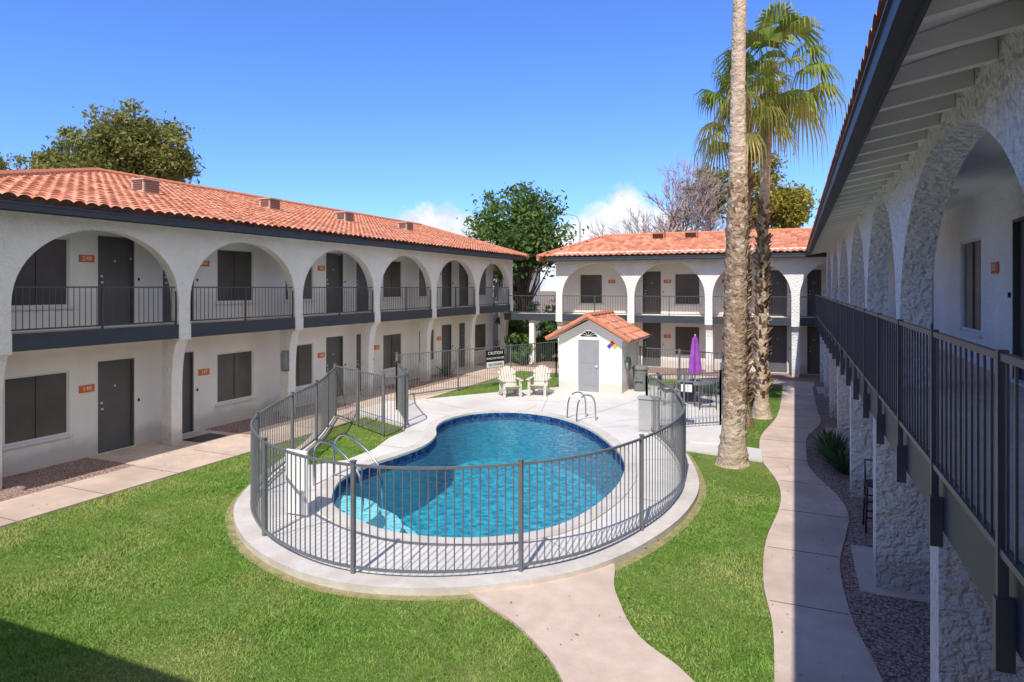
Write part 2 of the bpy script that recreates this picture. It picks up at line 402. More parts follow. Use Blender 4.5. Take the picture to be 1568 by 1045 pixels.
i=0
for k in range(0,3):
    for a in (9.6,12.75):
        s=a+7.86*k
        if s<31: us.append((s,2.9+1.55,str(248-i))); ls.append((s,1.55,str(148-i))); i+=1
left=wing('apartment_building',ML,3.3,31.0,cl[0:],2.9,5.02,3.45,5.6,1.1,opsL,.08,cl,True,(0,1,0),D=18,eave_t=-.5,z_eave=5.2,band_t=.03,
   railspan=[(cl[i]+.165,cl[i+1]-.165) for i in range(len(cl)-1)],upsign=us,losign=ls,ceil=5.15)
eu=-12.85; ez=5.4; RUN=9.95
tile_slope('tile_roof',(eu,0,ez),(0,1,0),(-1,0,0),40,RUN,.25,lambda s,r: s>5.5+r and s<31.7+r*.585,left)
mb=MB(); zr=ez+RUN*.25+.06
ridge(mb,(eu-RUN,5.5+RUN,zr),(eu-RUN,37.5,zr)); ridge(mb,(eu,5.5,ez+.05),(eu-RUN,5.5+RUN,zr)); ridge(mb,(eu,31.7,ez+.05),(eu-RUN,37.5,zr),.11)
mb.quad((eu,5.5,ez),(eu-2*RUN,5.5,ez),(eu-RUN,5.5+RUN,zr),(eu-RUN,5.5+RUN,zr-.001))
mb.quad((eu-RUN,5.5+RUN,zr-.03),(eu-RUN,37.5,zr-.03),(eu-2*RUN,37.5,ez),(eu-2*RUN,5.5,ez))
mb.quad((eu,31.7,ez),(eu-RUN,37.5,zr-.02),(eu-RUN,37.5,ez),(eu-RUN,37.5,ez-.01))
mb.obj('ridge_caps',TILECAP,left)
mb=MB(); mb.box((-31,38.4,0),(-17.6,46,5.3)); mb.obj('rear_wing_walls',WALLW,left)
tile_slope('rear_wing_tiles',(-32,38,5.3),(1,0,0),(0,1,0),15.2,4.6,.42,lambda s,r: s<15.2-r*.9,left,spp=4)
tile_slope('rear_wing_hip_tiles',(-16.8,38,5.3),(0,1,0),(-1,0,0),9,4.2,.46,lambda s,r: s>r*1.05 and s<9-r,left,spp=4)
mb=MB()
for (v,r,k_) in ((13.1,4.3,.85),(18.9,5.2,.9),(22.7,4.7,.95),(27.6,4.8,1)):
    x=eu-r; z=ez+r*.25+.06; w_=.3*k_
    mb.box((x-.3,v-w_,z-.05),(x+.2,v+w_,z+.34)); mb.box((x-.34,v-w_-.05,z+.34),(x+.26,v+w_+.05,z+.38))
    for k in range(5): mb.box((x+.2,v-w_+.03,z+.02+k*.065),(x+.235,v+w_-.03,z+.05+k*.065),1)
    for k in range(4): mb.box((x-.22,v-w_-.03,z+.08+k*.065),(x+.15,v-w_,z+.11+k*.065),1)
mb.obj('roof_vents',[mat('vent_pink',(.62,.42,.34)),mat('vent_louver',(.22,.13,.11))],left)
# conduit + downspouts on left building
mb=MB()
for s in (15.45,23.3,30.6): 
    mb.box((s,.3,2.95),(s+.07,.37,5.2),0,ML)
mb.obj('downspouts',WHITEP,left)
# ---- right building
MR=lambda s,t,z:(1.17+t,s,z)
cr=[-1.2,3.9]+[9.3+B*i for i in range(0,6)]
opsR=[]
for k in range(-1,3):
    o=7.86*k
    for t,a,b in (('d',9.47,10.35),('w',11.95,13.3),('w',15.8,17.2),('d',7.8,8.7)):
        if a+o>-2 and b+o<31: opsR.append((t,a+o,b+o))
lr=[1.7+B*i for i in range(0,8)]
right=wing('apartment_building',MR,-2.5,36,cr,2.6,5.12,3.3,5.55,1.43,opsR,-.37,[c for c in lr],False,(0,1,0),D=9,eave_t=-.62,z_eave=5.13,band_t=-.3,th=.32,cw=.36,
  railspan=[(-1.0,29.3)],post=1.42,bracket=True,arch_mat=STUCR,lc_t=(-.23,.5),ceil=5.22,lc_w=.32,wallm=STUC)
mb=MB(); 
for s,tx in ((11.15,'231'),(18.9,'229'),(3.2,'233')):
    mb.box((s-.17,1.41,2.6+1.4),(s+.17,1.427,2.6+1.56),0,MR)
    text(tx,.13,(1.17+1.405,s,2.6+1.48),(0,-1,0),WHITEP,right,'number')
mb.obj('number_plaques',ORANGE,right)
tile_slope('tile_roof',(.44,-2.5,5.3),(0,1,0),(1,0,0),38,5.5,.25,lambda s,r:True,right,spp=4)
mb=MB(); ridge(mb,(5.94,-2.5,6.75),(5.94,35,6.75)); mb.quad((5.94,-2.5,6.7),(5.94,36,6.7),(11.4,36,5.3),(11.4,-2.5,5.3)); mb.obj('ridge_caps',TILECAP,right)
# ---- far building
MF=lambda s,t,z:(s,30+t,z)
cf=[-10.5,-6.98,-3.5,.03,3.5]
opsF=[('w',-9.9,-8.72),('d',-6.72,-5.86),('w',-5.22,-4.05),('d',-1.08,-.32),('w',-2.6,-1.75),('d',.5,1.05)]
far=wing('apartment_building',MF,-10.9,2.55,cf[:4]+[3.4],2.5,4.95,3.35,5.5,1.4,opsF,.08,cf[:4],True,(1,0,0),D=8.4,eave_t=-.5,z_eave=5.08,band_t=.03,
  railspan=[(-13.2,-10.665)]+[(cf[i]+.165,cf[i+1]-.165) for i in range(3)]+[(.2,.8)],upsign=[(-8.25,4.1,'240'),(-5.55,4.1,'238'),(-2.9,4.1,'236')],losign=[(-5.55,1.5,'138'),(-2.9,1.5,'136')],ceil=5.08,pitch=.26)
tile_slope('tile_roof',(-11.4,29.45,5.25),(1,0,0),(0,1,0),14.5,4.8,.26,lambda s,r: s>r*.42,far)
tile_slope('hip_tiles',(-11.4,29.45,5.25),(0,1,0),(1,0,0),9.6,2.0,.62,lambda s,r: s>r*2.4 and s<9.6-r*2.4,far)
mb=MB(); ridge(mb,(-9.4,34.25,6.55),(12,34.25,6.55)); ridge(mb,(-11.4,29.45,5.3),(-9.4,34.25,6.55),.11)
mb.quad((-9.4,34.25,6.5),(12,34.25,6.5),(12,39,5.25),(-11.4,39,5.25))
mb.box((-11.4,29.3,5.1),(-11.3,39,5.25))
mb.obj('ridge_caps',TILECAP,far)
mb=MB()
for u in (-6.3,-4.7):
    mb.box((u-.3,33.0,6.25),(u+.3,33.5,6.6)); 
    for k in range(4): mb.box((u-.26,32.97,6.3+k*.06),(u+.26,32.995,6.33+k*.06),1)
mb.obj('roof_vents',[TILECAP,BLACKP],far)
mb=MB(); mb.box((-13.4,30.0,2.25),(-10.9,31.3,2.5)); mb.box((-13.4,29.97,2.2),(-10.9,29.998,2.53),1); mb.box((-12.1,30.1,0),(-11.85,30.35,2.25))
mb.obj('walkway_bridge',[CEIL,TRIM],far)
# ---- near building behind the viewpoint
MN=lambda s,t,z:(s,-.55-t,z)
near=wing('apartment_building',MN,-26,.2,[-24+B*i for i in range(6)]+[0.0],2.6,5.0,3.35,5.5,1.4,[('w',-3.0,-1.6),('d',-5,-4.1),('w',-9,-7.6),('d',-12,-11.1)],.05,[-24+B*i for i in range(6)],True,(-1,0,0),D=9,eave_t=-.62,z_eave=5.13,band_t=.03,railspan=[(-26,-.6)],ceil=5.1)
mb=MB(); mb.quad((-26,.12,5.33),(.5,.12,5.33),(.5,-5,6.6),(-26,-5,6.6)); mb.quad((-26,-5,6.6),(.5,-5,6.6),(.5,-10,5.3),(-26,-10,5.3)); mb.obj('tile_roof',TILECAP,near)
# ---------------------------------------------------------------- ground
POOLP=[(-7.83,9.80),(-7.3,9.1),(-6.57,8.68),(-5.65,8.42),(-4.70,8.56),(-3.94,9.0),(-3.37,9.76),(-3.10,11.06),(-3.1,12.5),(-3.37,13.82),(-3.94,15.06),(-5.05,16.72),(-6.37,17.84),(-7.71,18.1),(-8.71,17.47),(-9.02,16.4),(-8.85,15.35),(-8.3,14.34),(-8.02,13.3),(-8.08,12.3),(-8.2,11.5),(-8.15,10.56)]
pool=catmull(POOLP,6,True)
if area(pool)<0: pool=pool[::-1]
cop=offset(pool,.28,True); copm=offset(pool,.12,True)
big=700
sheet('ground',[(-big,-big),(big,-big),(big,big),(-big,big)],[copm],-.012,SOIL)
lawn_out=[(-11.5,-.4),(.2,-.4),(.3,6),(.3,15),(.2,27.5),(-12.0,27.5),(-11.5,15)]
sheet('lawn',lawn_out,[copm],0,LAWN)
F=[(-12.2,15.3),(-11.4,14.0),(-10.6,12.6),(-9.9,11.0),(-9.25,9.6),(-8.5,8.45),(-7.4,7.56),(-6.3,7.08),(-5.25,6.95),(-4.2,7.25),(-3.28,7.87),(-2.6,8.7),(-2.14,9.92),(-1.9,11.3),(-1.94,12.8),(-2.42,14.7),(-3.0,16.1),(-3.58,17.2)]
Fs=catmull(F,8)
near_part=Fs[8*3:8*16+1]
outer=offset(near_part,.26)
deck=outer+[(-1.6,16.4),(-1.5,18.5),(-2.0,23.6),(-5.5,25.4),(-8.1,23.4),(-10,21.0),(-11.5,18.9),(-12.3,18.2),(-12.35,16.2),(-9.95,15.2),(-9.35,14.6),(-9.3,13.8),(-8.95,12.6),(-8.95,11.6),(-9.3,11.0)]
sheet('pool_deck',deck,[cop],.06,CONC,.1)
mb=MB(); co2=offset(pool,1.25,True)
def seg_strip(mb,a,b,w,z):
    a=Vector(a);b=Vector(b); d_=(b-a).normalized(); n_=Vector((-d_.y,d_.x))*w
    mb.quad((*(a-n_),z),(*(b-n_),z),(*(b+n_),z),(*(a+n_),z))
for idx in range(0,len(pool),11): seg_strip(mb,cop[idx],co2[idx],.006,.0645)
for (a,b) in (((-11.3,18.8),(-9.3,17.9)),((-7.9,21.5),(-7.0,18.4)),((-4.2,24.4),(-5.6,18.2)),((-2.0,20),(-4.6,18.0)),((-9.6,19.8),(-2.2,21.4))): seg_strip(mb,a,b,.007,.0645)
mb.obj('deck_joints',mat('joint_grey',(.3,.27,.24)))
mb=MB(); n=len(pool)
for i in range(n):
    j=(i+1)%n
    a,b,c,d=pool[i],pool[j],cop[j],cop[i]
    mb.quad((*a,.085),(*b,.085),(*c,.085),(*d,.085))
    mb.quad((*c,.085),(*d,.085),(*d,-.05),(*c,-.05))
    mb.quad((*a,.085),(*b,.085),(*b,.03),(*a,.03))
poolE=empty('swimming_pool')
mb.obj('coping',CURB,poolE)
mb=MB()
for i in range(n):
    j=(i+1)%n; a,b=pool[i],pool[j]
    mb.quad((*a,.03),(*b,.03),(*b,-.2),(*a,-.2))
    mb.quad((*a,-.2),(*b,-.2),(*b,-2.4),(*a,-2.4),1)
mb.obj('basin_walls',[POOLTILE,PLASTER],poolE)
def floor_mat():  # Voronoi mottling paints the water's light and dark ripples into the floor colour
    m,nt,b=newmat('pool_floor_painted_ripple'); b.inputs['Roughness'].default_value=.9
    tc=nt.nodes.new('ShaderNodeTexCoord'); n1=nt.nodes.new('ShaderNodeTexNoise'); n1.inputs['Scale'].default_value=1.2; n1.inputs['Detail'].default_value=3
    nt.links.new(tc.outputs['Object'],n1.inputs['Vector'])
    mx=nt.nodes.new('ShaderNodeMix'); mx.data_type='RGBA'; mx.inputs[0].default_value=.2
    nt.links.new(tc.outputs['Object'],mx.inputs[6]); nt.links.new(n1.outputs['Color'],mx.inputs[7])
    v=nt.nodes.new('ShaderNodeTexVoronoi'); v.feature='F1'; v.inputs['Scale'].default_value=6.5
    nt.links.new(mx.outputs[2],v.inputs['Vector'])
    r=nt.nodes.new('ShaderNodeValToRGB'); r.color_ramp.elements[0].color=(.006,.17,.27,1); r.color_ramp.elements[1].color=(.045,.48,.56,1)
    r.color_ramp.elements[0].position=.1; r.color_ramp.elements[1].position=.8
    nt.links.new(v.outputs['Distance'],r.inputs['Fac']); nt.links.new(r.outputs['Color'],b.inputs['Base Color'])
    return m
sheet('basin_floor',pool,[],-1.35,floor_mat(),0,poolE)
mb=MB()
def disc(mb,cx,cy,r,z0,z1,a0,a1,mi=0):
    n=16; P=[(cx,cy)]+[(cx+r*math.cos(a0+(a1-a0)*i/n),cy+r*math.sin(a0+(a1-a0)*i/n)) for i in range(n+1)]
    vs=[(x,y,z0) for x,y in P]+[(x,y,z1) for x,y in P]; k=len(P)
    mb.add(vs,[tuple(range(k,2*k)),tuple(range(k))[::-1]]+[(i,(i+1)%k,(i+1)%k+k,i+k) for i in range(k)],mi)
for r,z in ((1.75,-.85),(1.4,-.5),(1.0,-.2)): disc(mb,-7.7,9.3,r,-1.34,z,-1.2,2.2)
mb.obj('steps',mat('step_plaster',(.62,.85,.84),(.5,.76,.78),rough=.8),poolE)
def water_mat():
    m=bpy.data.materials.new('water'); m.use_nodes=True; nt=m.node_tree; nt.nodes.clear()
    o=nt.nodes.new('ShaderNodeOutputMaterial'); tr=nt.nodes.new('ShaderNodeBsdfTransparent'); tr.inputs[0].default_value=(.66,.93,.97,1)
    gl=nt.nodes.new('ShaderNodeBsdfGlossy'); gl.inputs['Roughness'].default_value=.04; gl.inputs[0].default_value=(1,1,1,1)
    tc=nt.nodes.new('ShaderNodeTexCoord'); n=nt.nodes.new('ShaderNodeTexNoise'); n.inputs['Scale'].default_value=6; n.inputs['Detail'].default_value=4; n.inputs['Distortion'].default_value=.8
    nt.links.new(tc.outputs['Object'],n.inputs['Vector'])
    bp=nt.nodes.new('ShaderNodeBump'); bp.inputs['Strength'].default_value=.7; bp.inputs['Distance'].default_value=.05
    nt.links.new(n.outputs['Fac'],bp.inputs['Height']); nt.links.new(bp.outputs['Normal'],gl.inputs['Normal'])
    fr=nt.nodes.new('ShaderNodeFresnel'); fr.inputs['IOR'].default_value=1.33; nt.links.new(bp.outputs['Normal'],fr.inputs['Normal'])
    ms=nt.nodes.new('ShaderNodeMixShader'); nt.links.new(fr.outputs[0],ms.inputs[0]); nt.links.new(tr.outputs[0],ms.inputs[1]); nt.links.new(gl.outputs[0],ms.inputs[2])
    nt.links.new(ms.outputs[0],o.inputs['Surface']); return m
sheet('water',pool,[],-.05,water_mat(),0,poolE)
def strip(name,P,w,z,m,th=.15,parent=None):
    a=offset(P,w/2); b=offset(P,-w/2); mb=MB()
    for i in range(len(P)-1):
        mb.quad((*a[i],z),(*a[i+1],z),(*b[i+1],z),(*b[i],z)); mb.quad((*a[i],z),(*a[i+1],z),(*a[i+1],z-th),(*a[i],z-th)); mb.quad((*b[i],z),(*b[i+1],z),(*b[i+1],z-th),(*b[i],z-th))
    return mb.obj(name,m,parent)
strip('curb',offset(Fs,.1),.34,.1,CURB)
strip('bare_soil_edge',offset(Fs[20:],.33),.14,.004,mat('dry_edge',(.40,.30,.18),(.22,.22,.08),scale=7,rough=1),.01)
pathL=[(-3.75,7.24),(-3.3,6.98),(-2.87,6.74),(-2.4,6.35),(-2.06,5.96),(-1.6,5.2),(-1.3,4.2),(-1.2,2),(-1.2,-.4)]
pathR=[(.1,-.4),(.1,2),(.0,4.6),(-.2,5.4),(-.91,6.46),(-1.44,6.92),(-1.7,7.25),(-1.9,7.64),(-2.1,8.1),(-2.25,8.7),(-2.5,9.0),(-3.1,8.2)]
path=catmull(pathL,4)+catmull(pathR,4)
sheet('path',path,[],.035,WALK,.08)
wl=[(-.16,5.2),(-.18,6.77),(-.23,7.88),(-.37,9.0),(-.39,10.5),(-.23,12.3),(-.31,13.7),(-.66,15.3),(-.78,16.8),(-.76,18.15),(-.5,20.4),(-.42,23),(-.42,27.6)]
wr=[(.62,27.6),(.62,24.5),(.64,22.2),(.66,20.1),(.3,18.2),(.25,16.7),(.29,15),(.7,13.3),(.82,12.2),(.72,11.2),(.56,9.9),(.6,8.4),(.77,7.19),(.85,5.5)]
walk=catmull([(-.1,-.4)]+wl,5)+catmull(wr+[(.85,-.4)],5)
sheet('sidewalk',walk,[],.03,WALK,.08)
walkL=[(-12.85,-.4),(-11.55,-.4),(-11.5,27.6),(-.4,27.6),(.7,27.6),(.7,28.9),(-12.85,28.9)]
sheet('sidewalk',walkL,[],.026,WALK,.08)
sheet('path',[(-2.6,15.6),(-.65,15.2),(-.72,16.3),(-1.6,16.5),(-2.2,16.6)],[],.04,CONC,.08)
sheet('gravel_bed',[(-14.5,-.4),(-12.85,-.4),(-12.85,28.9),(-14.5,31)],[],.012,GRAVEL)
sheet('gravel_bed',[(.2,-.4),(2.6,-.4),(2.6,31.4),(.2,31.4)],[],.008,GRAVEL)
sheet('gravel_bed',[(-12.85,28.9),(.2,28.9),(.2,31.4),(-14.5,31.4)],[],.01,GRAVEL)
mb=MB()
for k in range(3):
    o=7.86*k
    if 9.6+o<29: mb.box((-14.5,9.6+o,0),(-12.86,12.7+o,.024))
for v in (9.2,18,25.9): mb.box((.75,v,0),(2.6,v+1.6,.022))
mb.obj('door_pads',WALK)
mb=MB()
v=.5
while v<27:
    mb.box((-12.85,v,.0),(-11.55,v+.018,.029)); v+=1.5
for v,a,b in ((6.7,-.18,.8),(8.45,-.3,.6),(10.2,-.38,.58),(12.0,-.24,.82),(13.8,-.3,.6),(15.6,-.68,.27),(17.4,-.76,.25),(19.2,-.64,.45),(21,-.45,.66),(23,-.42,.64),(25,-.42,.62)):
    mb.box((a+.02,v,.0),(b-.02,v+.018,.033))
mb.obj('sidewalk_joints',mat('joint_dark',(.22,.16,.12)))
# ---------------------------------------------------------------- pool fence
fe=empty('pool_fence')
mb=MB()
FK=dict(sp=.11,r=.0075,rail=.018)
picket_run(mb,Fs[16:8*14+1],.1,1.42,postr=.026,posts=[(-11.0,13.3),(-9.9,11.0),(-8.9,9.0),(-7.32,7.53),(-5.25,6.98),(-3.28,7.87),(-2.14,9.92),(-1.94,12.8)],**FK)
picket_run(mb,Fs[:17],.1,1.42,post=1.9,postr=.025,**FK)
picket_run(mb,Fs[8*14:],.1,1.42,post=2.2,postr=.025,**FK)
g1=[(-12.2,15.3),(-9.6,13.95)]; picket_run(mb,g1,.06,1.5,post=1.45,postr=.028,**FK)
picket_run(mb,catmull([(-9.6,13.95),(-9.45,14.5),(-9.6,15.1),(-9.95,15.5)],5),.06,1.45,post=1.0,postr=.022,**FK)
picket_run(mb,[(-9.95,15.5),(-11.2,17.0)],.06,1.45,post=2,postr=.03,**FK)
picket_run(mb,[(-11.2,17.0),(-12.4,18.8)],.06,1.5,post=2,postr=.03,**FK)
picket_run(mb,[(-12.4,18.8),(-9.3,26.2)],.03,1.5,post=2.4,postr=.025,**FK)
picket_run(mb,[(-9.3,26.2),(-8.0,25.6)],.03,1.5,post=2.4,postr=.025,**FK)
picket_run(mb,[(-5.5,25.2),(-2.3,23.9)],.06,1.45,post=2,postr=.025,**FK)
picket_run(mb,[(-2.3,23.9),(-1.86,18.6)],.06,1.45,post=2,postr=.025,**FK)
picket_run(mb,[(-3.58,17.2),(-1.86,18.6)],.06,1.45,post=1.1,postr=.025,**FK)
mb.obj('pickets_and_rails',FENM,fe)
sg=empty('caution_sign'); d=Vector((3.1,7.4,0)).normalized(); c=Vector((-10.65,22.9,0)); nrm=Vector((d.y,-d.x,0))
mb=MB()
def brd(z0,z1,w,off,mi):
    a=c-d*w/2+nrm*off; b=c+d*w/2+nrm*off; a2=a+nrm*.012; b2=b+nrm*.012
    mb.add([(a.x,a.y,z0),(b.x,b.y,z0),(b2.x,b2.y,z0),(a2.x,a2.y,z0),(a.x,a.y,z1),(b.x,b.y,z1),(b2.x,b2.y,z1),(a2.x,a2.y,z1)],[(0,3,2,1),(4,5,6,7),(0,1,5,4),(1,2,6,5),(2,3,7,6),(3,0,4,7)],mi)
brd(.72,1.4,.95,.03,0); brd(.74,.95,.9,.045,1)
mb.obj('board',[BLACKP,WHITEP],sg)
for z,t,s in ((1.28,'CAUTION',.17),(1.08,'SHALLOW WATER',.11)):
    p=c+nrm*.05; text(t,s,(p.x,p.y,z),d,WHITEP,sg)
p=c+nrm*.063; text('NO DIVING',.14,(p.x,p.y,.845),d,BLACKP,sg)
# ---------------------------------------------------------------- pool house
ph=empty('pool_equipment_house')
x0,x1,y0,y1=-7.95,-5.6,22.7,25.4; xm=.5*(x0+x1); ze=2.05; zr=2.7
mb=MB()
mb.quad((x0,y0,0),(x0,y1,0),(x0,y1,ze),(x0,y0,ze)); mb.quad((x1,y0,0),(x1,y1,0),(x1,y1,ze),(x1,y0,ze))
for y in (y0,y1): mb.add([(x0,y,0),(x1,y,0),(x1,y,ze),(xm,y,zr-.05),(x0,y,ze)],[(0,1,2,3,4)])
mb.obj('walls',WALLW,ph)
mb=MB(); mb.box((xm-.42,y0-.03,.06),(xm+.36,y0-.003,1.92)); 
for k in range(2): mb.box((xm-.3,y0-.04,.3+.8*k),(xm+.24,y0-.031,.9+.8*k))
mb.obj('door',mat('door_lightgrey',(.3,.31,.33),(.27,.28,.3)),ph)
mb=MB(); mb.box((xm+.24,y0-.075,.95),(xm+.3,y0-.041,1.02)); 
for (a,b,z0,z1) in ((xm-.48,xm-.42,.06,1.98),(xm+.36,xm+.42,.06,1.98),(xm-.42,xm+.36,1.92,1.98)): mb.box((a,y0-.045,z0),(b,y0-.004,z1))
mb.obj('door_frame',FRAME,ph)
mb=MB()
P=[(xm-.33+.66*i/12-.03,2.05+.2*math.sin(math.pi*i/12)) for i in range(13)]
mb.add([(x,y0-.02,z) for x,z in P]+[(xm-.03,y0-.02,2.04)],[tuple(range(13))]); 
for k in range(1,6): 
    a=math.pi*k/6; mb.tube([(xm-.03,y0-.03,2.05),(xm-.03+.33*math.cos(a),y0-.03,2.05+.2*math.sin(a))],.008,4,1)
mb.obj('gable_vent',[BLACKP,FRAME],ph)
ov=.38; pt=(zr-ze)/(xm-x0)
tile_slope('tiles_right',(x1+ov,y0-.3,ze-ov*pt+.05),(0,1,0),(-1,0,0),3.3,(x1-xm)+ov,pt,lambda s,r:True,ph,course=.34)
tile_slope('tiles_left',(x0-ov,y0-.3,ze-ov*pt+.05),(0,1,0),(1,0,0),3.3,(xm-x0)+ov,pt,lambda s,r:True,ph,course=.34)
mb=MB(); ridge(mb,(xm,y0-.32,zr+.09),(xm,y1+.3,zr+.09)); ridge(mb,(x0-ov,y0-.3,ze-ov*pt+.1),(xm,y0-.3,zr+.1),.09,.34); ridge(mb,(x1+ov,y0-.3,ze-ov*pt+.1),(xm,y0-.3,zr+.1),.09,.34)
mb.obj('ridge_caps',TILECAP,ph)
mb=MB()
mb.add([(x0-ov,y0-.28,ze-ov*pt+.03),(xm,y0-.28,zr+.03),(xm,y1+.28,zr+.03),(x0-ov,y1+.28,ze-ov*pt+.03),(x1+ov,y0-.28,ze-ov*pt+.03),(x1+ov,y1+.28,ze-ov*pt+.03)],[(0,1,2,3),(1,4,5,2)])
mb.obj('roof_deck',CEIL,ph)
hz=empty('hazard_diamond_sign'); mb=MB(); hx,hy,hzz=-5.95,y0-.02,1.72
R=.2
for (dx,dz,mi) in ((0,R/2,0),(-R/2,0,1),(R/2,0,2),(0,-R/2,3)):
    q=R/2-.006; mb.add([(hx+dx-q,hy,hzz+dz),(hx+dx,hy,hzz+dz-q),(hx+dx+q,hy,hzz+dz),(hx+dx,hy,hzz+dz+q)],[(0,1,2,3)],mi)
mb.obj('panel',[mat('red',(.6,.03,.03)),mat('blue',(.03,.08,.5)),mat('yellow',(.7,.5,.03)),WHITEP],hz)
eq=empty('hose_reel'); mb=MB()
pts=[]
for i in range(60):
    a=i*.5; pts.append((x1+.06+.0012*i,23.3+.24*math.cos(a)*(1+.05*math.sin(i)),1.05+.24*math.sin(a)))
mb.tube(pts,.02,6); mb.box((x1+.003,23.2,.95),(x1+.05,23.4,1.15)); mb.obj('hose',mat('hose_green_grey',(.25,.3,.27)),eq,True)
eq=empty('trash_can'); mb=MB(); mb.tube([(-5.15,23.6,.06),(-5.15,23.6,.1),(-5.15,23.6,.85)],[.2,.22,.27],16); mb.tube([(-5.15,23.6,.85),(-5.15,23.6,.9),(-5.15,23.6,.97),(-5.15,23.6,1.0)],[.3,.3,.24,.08],16)
mb.box((-5.3,23.3,.45),(-5.0,23.345,.5)); mb.obj('body',mat('can_grey',(.2,.21,.2),(.15,.16,.15)),eq)
# ---------------------------------------------------------------- adirondack chairs
CREAM=mat('chair_cream',(.62,.58,.49),(.54,.51,.43),rough=.6)
def adirondack(x,y,rot):
    e=empty('adirondack_chair'); mb=MB(); cr_,sr=math.cos(rot),math.sin(rot)
    T=lambda a,b,c:(x+a*cr_-b*sr,y+a*sr+b*cr_,.062+c)
    def beam(p,q,w,h):
        p=Vector(p);q=Vector(q); dd=(q-p).normalized(); up=Vector((0,0,1)) if abs(dd.z)<.8 else Vector((0,1,0))
        sd=dd.cross(up).normalized(); u2=sd.cross(dd)
        vs=[]
        for b in (p,q):
            for a1,a2 in ((-1,-1),(1,-1),(1,1),(-1,1)): vs.append(T(*(b+sd*w/2*a1+u2*h/2*a2)))
        mb.add(vs,[(0,1,2,3),(4,5,6,7),(0,1,5,4),(1,2,6,5),(2,3,7,6),(3,0,4,7)])
    for sx in (-.28,.28):
        beam((sx,-.38,0),(sx,-.38,.56),.09,.03)
        beam((sx,-.40,.36),(sx,.45,.04),.03,.12)
        beam((sx*1.12,-.46,.575),(sx*1.12,.30,.575),.13,.025)
        beam((sx,.22,.12),(sx,.26,.56),.06,.03)
    for i in range(7):
        t=i/6; beam((-.27,-.4+.46*t,.385-.165*t),(.27,-.4+.46*t,.385-.165*t),.068,.02)
    for i in range(7):
        a=(i-3)*.082; top=.98-.018*(i-3)**2
        beam((a*.85,.08,.2),(a*1.15,.46,top),.068,.018)
    beam((-.27,.2,.46),(.27,.2,.46),.05,.03); beam((-.3,.36,.72),(.3,.36,.72),.05,.02)
    mb.obj('slats',CREAM,e)
adirondack(-9.05,20.7,math.radians(38)); adirondack(-8.2,21.35,math.radians(8))
def patio_chair(x,y,rot):
    e=empty('patio_chair'); mb=MB(); c_,s_=math.cos(rot),math.sin(rot)
    T=lambda a,b,c:(x+a*c_-b*s_,y+a*s_+b*c_,.06+c)
    tb=lambda P,r=.014: mb.tube([T(*p) for p in P],r,6)
    for sx in (-.26,.26):
        tb([(sx,-.24,0),(sx,-.25,.64),(sx,.2,.66),(sx,.27,.4)]); tb([(sx,.25,0),(sx,.2,.42),(sx,.34,.98)]); tb([(sx,-.24,.43),(sx,.2,.41)])
    tb([(-.26,.34,.98),(.26,.34,.98)]); tb([(-.26,-.24,.43),(.26,-.24,.43)])
    for i in range(9):
        t=-.24+.06*i; tb([(t,-.24,.435),(t,.2,.42),(t,.33,.96)],.012)
    mb.obj('frame',RAILM,e,True)
tx,ty=-2.95,21.7
e=empty('patio_table'); mb=MB(); mb.tube([(tx,ty,.74),(tx,ty,.77)],[.6,.6],24); mb.tube([(tx,ty,.06),(tx,ty,.1),(tx,ty,.14),(tx,ty,.73)],[.26,.26,.04,.03],12)
for k in range(4):
    a=k*math.pi/2+.5; mb.tube([(tx+.4*math.cos(a),ty+.4*math.sin(a),.06),(tx+.5*math.cos(a),ty+.5*math.sin(a),.74)],.018,6)
mb.obj('table',mat('table_grey',(.2,.21,.22)),e)
for a in (.4,2.0,3.6,5.2): patio_chair(tx+.85*math.cos(a),ty+.85*math.sin(a),a-math.pi/2)
e=empty('patio_umbrella'); mb=MB(); mb.tube([(tx,ty,.1),(tx,ty,2.3)],.02,8,1)
n=24; rows=[(2.25,.02),(2.15,.07),(1.9,.10),(1.6,.13),(1.3,.155),(1.08,.17),(1.0,.15)]
vs=[]
for z,r in rows:
    for k in range(n):
        a=2*math.pi*k/n; rr=r*(1+.28*math.cos(8*a)); vs.append((tx+rr*math.cos(a),ty+rr*math.sin(a),z))
fs=[(i*n+k,i*n+(k+1)%n,(i+1)*n+(k+1)%n,(i+1)*n+k) for i in range(len(rows)-1) for k in range(n)]
mb.add(vs,fs,0); mb.obj('closed_canopy',[PURPLE,FRAME],e)
e=empty('utility_cabinet'); mb=MB(); mb.box((-3.72,16.85,.06),(-3.22,17.1,.92)); mb.box((-3.75,16.82,.92),(-3.19,17.13,.97)); mb.box((-3.68,16.835,.12),(-3.26,16.848,.86)); mb.box((-3.32,16.82,.5),(-3.29,16.834,.6))
mb.obj('cabinet',mat('cabinet_grey',(.42,.42,.4)),e)
e=empty('pool_rules_sign'); mb=MB(); mb.box((-2.85,18.0,.75),(-2.5,18.02,1.25)); mb.box((-2.82,17.99,1.0),(-2.53,17.998,1.2),1); mb.obj('board',[BLACKP,WHITEP],e)
e=empty('white_pool_sign_board'); mb=MB()
mb.box((-7.70,8.40,.10),(-7.27,8.44,1.14)); 
for x in (-7.64,-7.38): mb.box((x,8.44,.06),(x+.04,8.48,1.06))
mb.obj('board',WHITEP,e)
e=empty('pool_handrail'); mb=MB()
for o in (0,.6):
    bx,by=-8.35,9.85+o
    P=catmull([(0,0),(0,.55),(.05,.75),(.25,.86),(.6,.78),(1.1,.45),(1.25,.1),(1.25,-.4)],6)
    mb.tube([(bx+px,by-.15*px,.07+pz) for px,pz in P],.022,8)
mb.obj('rails',CHROME,e,True)
e=empty('pool_ladder'); mb=MB()
